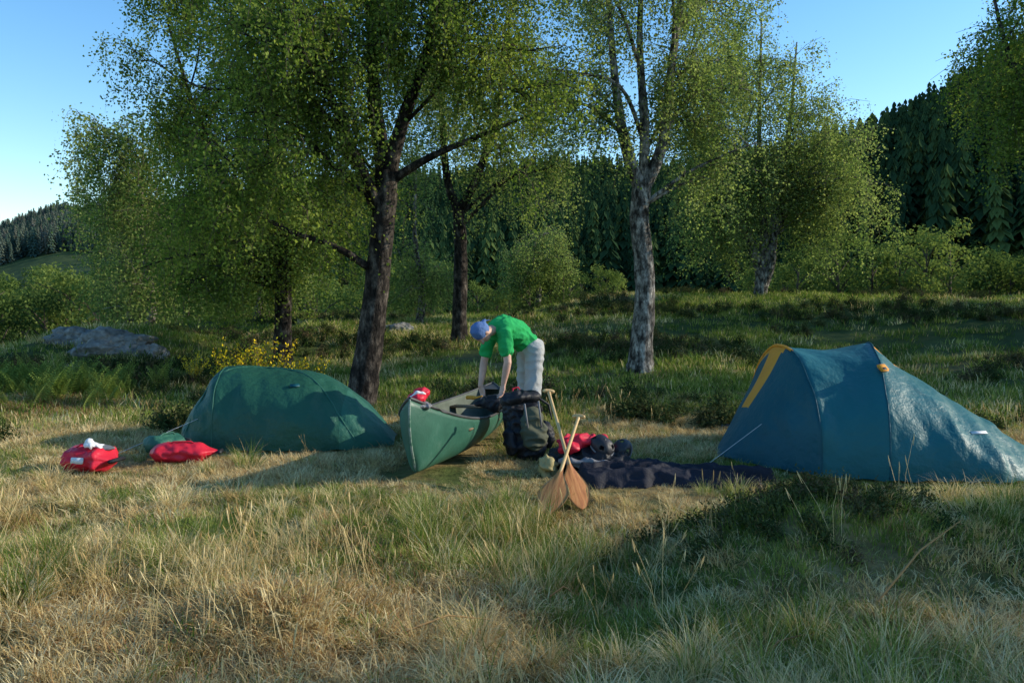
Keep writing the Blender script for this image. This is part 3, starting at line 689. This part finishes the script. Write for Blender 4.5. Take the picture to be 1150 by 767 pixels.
    for a in (-1,1): blob('eye',[('e',H(a*.03,.087,.0),(.011,.008,.008),M)],white,e,.002,1,B)
    bn=[('e',H(0,-.018,.034),(.083,.100,.099),M),('e',H(0,-.03,.01),(.083,.088,.09),M)]
    bn+= [('e',H(0,-.115,-.02),(.022,.02,.02),M),(H(0,-.118,-.025),.014,H(.03,-.135,-.075),.006),(H(0,-.118,-.025),.014,H(-.03,-.14,-.065),.006)]
    blob('bandana',bn,blue,e,.006,4,B,fold=.008)
    for an,dx in ((v((.30,8.80,gz)),-.06),(v((.24,9.16,gz)),-.06)):
        blob('shoe',[(an+v((.02,.01,.05)),.045,an+v((-.11,-.07,.04)),.042),(an+v((-.11,-.07,.035)),.04,an+v((-.16,-.10,.03)),.032),(an+v((0,0,.1)),.045,an+v((.01,0,.05)),.045)],black,e,.008,4,B)
man()
# ------------------------------------------------------------------ gear
def backpack():
    B=(.20,7.95,g1(.2,8.0)-.02); e=empty('backpack',B); e.rotation_euler=(R(-14),R(-8),R(20))
    v=Vector
    blob('main_bag',[('e',v((0,0,.18)),(.20,.16,.20),None),('e',v((0,0,.34)),(.19,.155,.24),None),('e',v((-.05,0,.5)),(.15,.13,.13),None),('e',v((.06,0,.5)),(.14,.13,.12),None)],black,e,.010,4,fold=.045)
    blob('lid',[('e',v((-.04,-.02,.62)),(.16,.16,.085),None),('e',v((.08,-.0,.60)),(.13,.15,.08),None)],black,e,.010,4,fold=.035)
    blob('front_pocket',[('e',v((.02,-.15,.26)),(.14,.08,.17),None),('e',v((.04,-.14,.40)),(.12,.075,.11),None)],olive,e,.010,3,fold=.03)
    for s in (-1,1):
        blob('side_pocket',[('e',v((.19*s,-.03,.22)),(.07,.10,.15),None)],black,e,.010,3,fold=.03)
        boxpart('buckle_strap',(.07*s+.02,-.235,.42),(.018,.012,.26),grey,e,.004,rot=(.25,0,.05*s))
    VV=[];FF=[]
    for s in (-1,1): tube(VV,FF,[(.08*s,.12,.6),(.11*s,.2,.5),(.12*s,.22,.3),(.13*s,.14,.08)],[.02,.03,.028,.012],8)
    tube(VV,FF,[(.12,-.1,.62),(.24,-.12,.5),(.25,-.1,.35)],[.012,.012,.008],6)
    mk('shoulder_straps',VV,FF,[black],parent=e)
    VV=[];FF=[]; tube(VV,FF,[(-.04,.03,.68),(-.03,.04,.73),(.03,.04,.73),(.04,.03,.68)],[.009]*4,6); mk('grab_loop',VV,FF,[red],parent=e)
backpack()
def drybag(name,loc,L,r,mat,rot,stripe=True):
    e=empty(name,loc); e.rotation_euler=rot
    V=[];F=[]; n=34; ns=44
    for i in range(n+1):
        f=i/n; x=-L/2+L*f; rr=r*min(1,.3+f*7,.2+(1-f)*3.4)
        flat=1-.6*max(0,(f-.75)/.25)
        for k in range(ns):
            a=2*math.pi*k/ns; w=1+.30*mnoise.noise(Vector((x*8,math.cos(a)*1.6,math.sin(a)*1.6+loc[0])))+.22*(.3-abs(mnoise.noise(Vector((x*15+math.cos(a),math.cos(a)*3,math.sin(a)*3)))))
            V.append((x,rr*math.cos(a)*w*1.2,max(0,r*.8+rr*math.sin(a)*w*flat*.8)))
    for i in range(n):
        for k in range(ns): F.append((i*ns+k,i*ns+(k+1)%ns,(i+1)*ns+(k+1)%ns,(i+1)*ns+k))
    F.append(tuple(reversed(range(ns)))); F.append(tuple(n*ns+k for k in range(ns)))
    mk('bag_body',V,F,[mat],parent=e)
    boxpart('roll_closure',(L/2+.01,0,r*.8),(.05,r*1.5,.03),black,e,.01)
    if stripe: boxpart('label',(-.02,-r*1.22,r*.9),(L*.26,.02,r*.4),white,e,.006,rot=(-.2,0,0))
    VV=[];FF=[]; tube(VV,FF,[(-L*.3,-r*.4,r*1.45),(-L*.15,-r*.4,r*1.8),(L*.1,-r*.4,r*1.8),(L*.22,-r*.4,r*1.4)],[.008]*4,6); mk('carry_handle',VV,FF,[mat],parent=e)
    return e
drybag('dry_bag',(-3.80,7.45,g1(-3.8,7.45)+.01),.48,.14,red,(0,0,R(-12)))
drybag('dry_bag',(-3.12,7.85,g1(-3.2,7.85)+.01),.62,.11,red,(0,0,R(10)),False)
drybag('dry_bag',(-3.40,8.1,g1(-3.4,8.1)+.06),.42,.105,tgreen2,(0,0,R(60)),False)
def lumps(name,loc,items,fold=.012,voxel=.012):
    e=empty(name,loc)
    for i,(nm,it,mt) in enumerate(items): blob(nm,it,mt,e,voxel,3,(0,0,0),fold=fold)
    return e
v=Vector
lumps('clothing_pile',(-3.78,7.4,g1(-3.7,7.4)+.23),[('white_cloth',[('e',v((0,0,.02)),(.08,.06,.03),None),('e',v((.05,.03,.0)),(.05,.05,.03),None),('e',v((-.02,0,.05)),(.03,.03,.03),None)],white),('grey_cloth',[('e',v((.12,.05,-.01)),(.07,.05,.03),None)],grey)],.03,.007)
lumps('buoyancy_aid',(-.80,6.98,.66),[('red_panel',[('e',v((0,0,.06)),(.085,.10,.05),None),('e',v((.03,.08,.09)),(.075,.07,.06),None),(v((-.09,0,.0)),.025,v((-.05,.02,.07)),.03)],red),('lining',[('e',v((.03,-.02,.0)),(.11,.11,.035),None),(v((-.12,0,-.04)),.018,v((-.04,0,.02)),.02)],grey),('white_strap',[(v((-.06,-.07,.06)),.012,v((.0,-.06,.115)),.012),(v((0,-.06,.115)),.012,v((.07,-.03,.10)),.012)],white)],.02,.007)
gz=g1(.6,7.4)
lumps('stuff_sack',(-.17,8.6,.44),[('sack',[('e',v((-.02,0,.02)),(.16,.14,.09),None),('e',v((.10,.02,.05)),(.12,.10,.08),None),(v((-.18,-.02,.03)),.05,v((.2,.02,.03)),.06)],black)],.04)
lumps('orange_cord',(-.40,8.52,.48),[('cord',[(v((0,0,.04)),.014,v((.09,-.05,.07)),.012),(v((-.06,0,.05)),.02,v((.02,0,.05)),.018)],orange)],.01,.005)
lumps('gear_pile',(.62,7.3,gz),[
 ('black_holdall',[('e',v((.12,.05,.14)),(.22,.17,.12),None),('e',v((-.12,.1,.12)),(.2,.15,.12),None),('e',v((.30,0,.1)),(.18,.16,.1),None)],black),
 ('red_jacket',[('e',v((-.02,.10,.28)),(.20,.12,.06),None),('e',v((-.12,-.02,.25)),(.10,.10,.06),None),('e',v((.14,.12,.29)),(.11,.08,.05),None)],red),
 ('tan_bag',[('e',v((-.32,-.14,.10)),(.07,.08,.11),None),('e',v((-.28,-.02,.08)),(.09,.1,.09),None)],yelf),
 ('grey_panel',[('e',v((-.02,-.13,.13)),(.10,.05,.04),None),(v((-.2,-.15,.15)),.016,v((.25,-.17,.15)),.014)],grey)],.06,.010)
hb=simple('helmet_black',[(.4,(.02,.02,.024)),(.6,(.035,.035,.04))],5,.5,spec=.4)
def helmet(loc,rot):
    e=empty('helmet',loc); e.rotation_euler=rot
    V=[];F=[];n=28;m_=12
    for i in range(m_+1):
        ph=math.pi/2*1.15*i/m_
        for k in range(n):
            a=2*math.pi*k/n; rr=math.sin(ph); ridge=1-.07*max(0,math.cos(a*4))*(ph>.5); V.append((.095*rr*math.cos(a)*ridge,.12*rr*math.sin(a)*ridge,.085*math.cos(ph)*ridge))
    for i in range(m_):
        for k in range(n):
            if i in (5,6,7) and k%7 in (1,2): continue
            F.append((i*n+k,(i+1)*n+k,(i+1)*n+(k+1)%n,i*n+(k+1)%n))
    o=mk('shell',V,F,[hb],parent=e); md=o.modifiers.new('t','SOLIDIFY'); md.thickness=.008
    VV=[];FF=[]; tube(VV,FF,[(.095*math.cos(a)*.98,.12*math.sin(a)*.98,-.02) for a in np.linspace(0,6.28,25)],[.008]*25,6); mk('rim',VV,FF,[grey],parent=e)
    VV=[];FF=[]; tube(VV,FF,[(.09,0,-.02),(.08,.02,-.1),(0,.03,-.13),(-.08,.02,-.1),(-.09,0,-.02)],[.006]*5,5); mk('chin_strap',VV,FF,[black],parent=e)
helmet((.80,7.3,gz+.26),(R(35),R(-15),R(40))); helmet((.98,7.45,gz+.18),(R(70),R(30),R(-30)))
def strewn(name,path,w,h,mat,seed):
    # crumpled cloth: long soft folds that follow the garment, low over the grass, ragged outline
    e=empty(name,(0,0,0)); P=interp_path(path,30); V=[];F=[]; nv=56; arc=0; prev=None
    for i,q in enumerate(P):
        a=P[max(i-1,0)];b_=P[min(i+1,len(P)-1)]; d=Vector((b_[0]-a[0],b_[1]-a[1],0)).normalized(); s=Vector((-d.y,d.x,0))
        if prev is not None: arc+=math.hypot(q[0]-prev[0],q[1]-prev[1])
        prev=q; endf=min(1,i/7,(len(P)-1-i)/7)
        for k in range(nv+1):
            f=k/nv*2-1
            ww=w*q[3]*(1+.45*mnoise.noise(Vector((arc*3.5,seed,1 if f>0 else -1)))+.15*mnoise.noise(Vector((arc*11,seed+3,1 if f>0 else -1))))*(.55+.45*endf)
            x=q[0]+s.x*f*ww; y=q[1]+s.y*f*ww; ac=f*ww
            prof=max(0,(1-abs(f)**5))*min(1,endf*2)
            wv=.25*mnoise.noise(Vector((arc*4,ac*4,seed)))
            r1_=1-abs(mnoise.noise(Vector((arc*1.6+seed,ac*9+wv*4,0))))*3.0
            r2_=1-abs(mnoise.noise(Vector((arc*7+ac*3+seed,ac*12+wv*5,5))))*2.5
            V.append((x,y,g1(x,y)+.005+prof*(.03+h*max(0,.5+.45*r1_+.22*r2_))))
    for i in range(len(P)-1):
        for k in range(nv): F.append((i*(nv+1)+k,i*(nv+1)+k+1,(i+1)*(nv+1)+k+1,(i+1)*(nv+1)+k))
    mk('cloth',V,F,[mat],parent=e); return e
strewn('waterproof_jacket',[(.55,7.05,0,.9),(.9,7.05,0,1.15),(1.25,7.1,0,1.15),(1.5,7.15,0,.7)],.24,.11,navy,3)
strewn('overtrousers',[(1.2,7.0,0,.9),(1.5,6.88,0,.85),(1.8,6.72,0,.7),(2.0,6.55,0,.55)],.15,.09,navy,8)
strewn('overtrousers',[(1.15,7.35,0,.9),(1.5,7.25,0,.85),(1.85,7.12,0,.65),(2.25,6.98,0,.5)],.15,.09,navy,14)
wood=simple('varnished_wood',[(.3,(.28,.09,.025)),(.5,(.52,.21,.06)),(.7,(.68,.33,.11))],3,.35,0,stretch=(14,1.2,1),spec=.45)
wood2=simple('shaft_wood',[(.3,(.5,.31,.12)),(.7,(.68,.46,.2))],6,.35,stretch=(8,1,1),spec=.5)
def paddle(grip,tip,roll,Lb=.54,Wb=.125):
    grip=Vector(grip);tip=Vector(tip); e=empty('canoe_paddle',tip); d=(grip-tip); L=d.length; d.normalize()
    up=Vector((0,-.55,1)); z=(up-d*up.dot(d)).normalized(); x=d.cross(z)
    M=Matrix((x,d,z)).transposed()@Matrix.Rotation(roll,3,'Y'); e.rotation_euler=M.to_euler()
    V=[];F=[];n=22;m_=8
    for sgn in (1,-1):
        for i in range(n+1):
            f=i/n; w=Wb*(math.sin(math.pi*min(1,f*.95))**.55 if f<.45 else float(1-.86*sm(np.array(f),.42,1.0))); w=float(max(w,.004))
            for k in range(m_+1):
                g=k/m_*2-1; V.append((w*g,f*Lb,sgn*(.0035+.010*(1-abs(g))**1.5*(.3+.7*f))*(1 if abs(g)<.999 else .3)))
    W=m_+1; o2=(n+1)*W
    for i in range(n):
        for k in range(m_):
            a=(i*W+k,i*W+k+1,(i+1)*W+k+1,(i+1)*W+k); F.append(a); F.append(tuple(q+o2 for q in reversed(a)))
    for i in range(n):
        for k in (0,m_): F.append((i*W+k,(i+1)*W+k,(i+1)*W+k+o2,i*W+k+o2))
    for k in range(m_): F.append((k,k+1,k+1+o2,k+o2))
    mk('blade',V,F,[wood],parent=e)
    V=[];F=[]; tube(V,F,[(0,Lb*.72,0),(0,Lb,0),(0,L*.6,0),(0,L-.06,0),(0,L-.02,0)],[.006,.015,.0145,.014,.018],10); mk('shaft',V,F,[wood2],parent=e)
    V=[];F=[]; tube(V,F,[(-.055,L-.005,0),(-.045,L,0),(-.02,L+.008,0),(.02,L+.008,0),(.045,L,0),(.055,L-.005,0)],[.008,.016,.018,.018,.016,.008],10,cap=True); mk('grip',V,F,[wood2],parent=e)
g6=g1(.35,6.1)
paddle((.57,7.05,.55),(.25,6.0,g6+.05),R(-8))
paddle((.33,7.45,.72),(.53,6.2,g6+.04),R(12),Wb=.115)
for i,(a,b_) in enumerate([((1.75,3.9),(2.25,4.1)),((-.5,3.7),(-.1,3.9)),((.2,4.3),(.35,4.4)),((1.0,3.4),(1.3,3.6))]):
    VV=[];FF=[]; za=g1(*a)+.05; zb=g1(*b_)+[.42,.08,.06,.1][i]
    tube(VV,FF,[(*a,za),((a[0]+b_[0])/2,(a[1]+b_[1])/2,(za+zb)/2+.05),(*b_,zb)],[.006,.005,.002],5); mk('dead_stick',VV,FF,[drr])
# ------------------------------------------------------------------ light, sky, camera
az=R(82); el=R(22)
w=bpy.data.worlds.new('World'); S.world=w; w.use_nodes=True; t=w.node_tree; t.nodes.clear()
sky=t.nodes.new('ShaderNodeTexSky'); sky.sky_type='NISHITA'; sky.sun_disc=False; sky.sun_elevation=el; sky.sun_rotation=az
sky.air_density=1.0; sky.dust_density=.3; sky.ozone_density=1.8
hs=t.nodes.new('ShaderNodeHueSaturation'); hs.inputs['Saturation'].default_value=1.3; hs.inputs['Value'].default_value=1.7
bg=t.nodes.new('ShaderNodeBackground'); bg.inputs[1].default_value=.15; wo=t.nodes.new('ShaderNodeOutputWorld')
t.links.new(sky.outputs[0],hs.inputs['Color']); t.links.new(hs.outputs[0],bg.inputs[0]); t.links.new(bg.outputs[0],wo.inputs[0])
ld=bpy.data.lights.new('sun','SUN'); ld.energy=5; ld.angle=R(.5); ld.color=(1,.91,.74)
lo=bpy.data.objects.new('sun',ld); link(lo)
dv=Vector((math.sin(az)*math.cos(el),math.cos(az)*math.cos(el),math.sin(el))); lo.rotation_euler=dv.to_track_quat('Z','Y').to_euler(); lo.location=(20,5,15)
cd=bpy.data.cameras.new('camera'); cd.lens=29.2; cd.sensor_width=36; cd.clip_end=4000; cd.clip_start=.05
co=bpy.data.objects.new('camera',cd); co.location=(0,0,1.6); co.rotation_euler=(R(90-3.3),0,0); link(co); S.camera=co
S.view_settings.view_transform='Standard'; S.view_settings.look='None'; S.view_settings.exposure=0
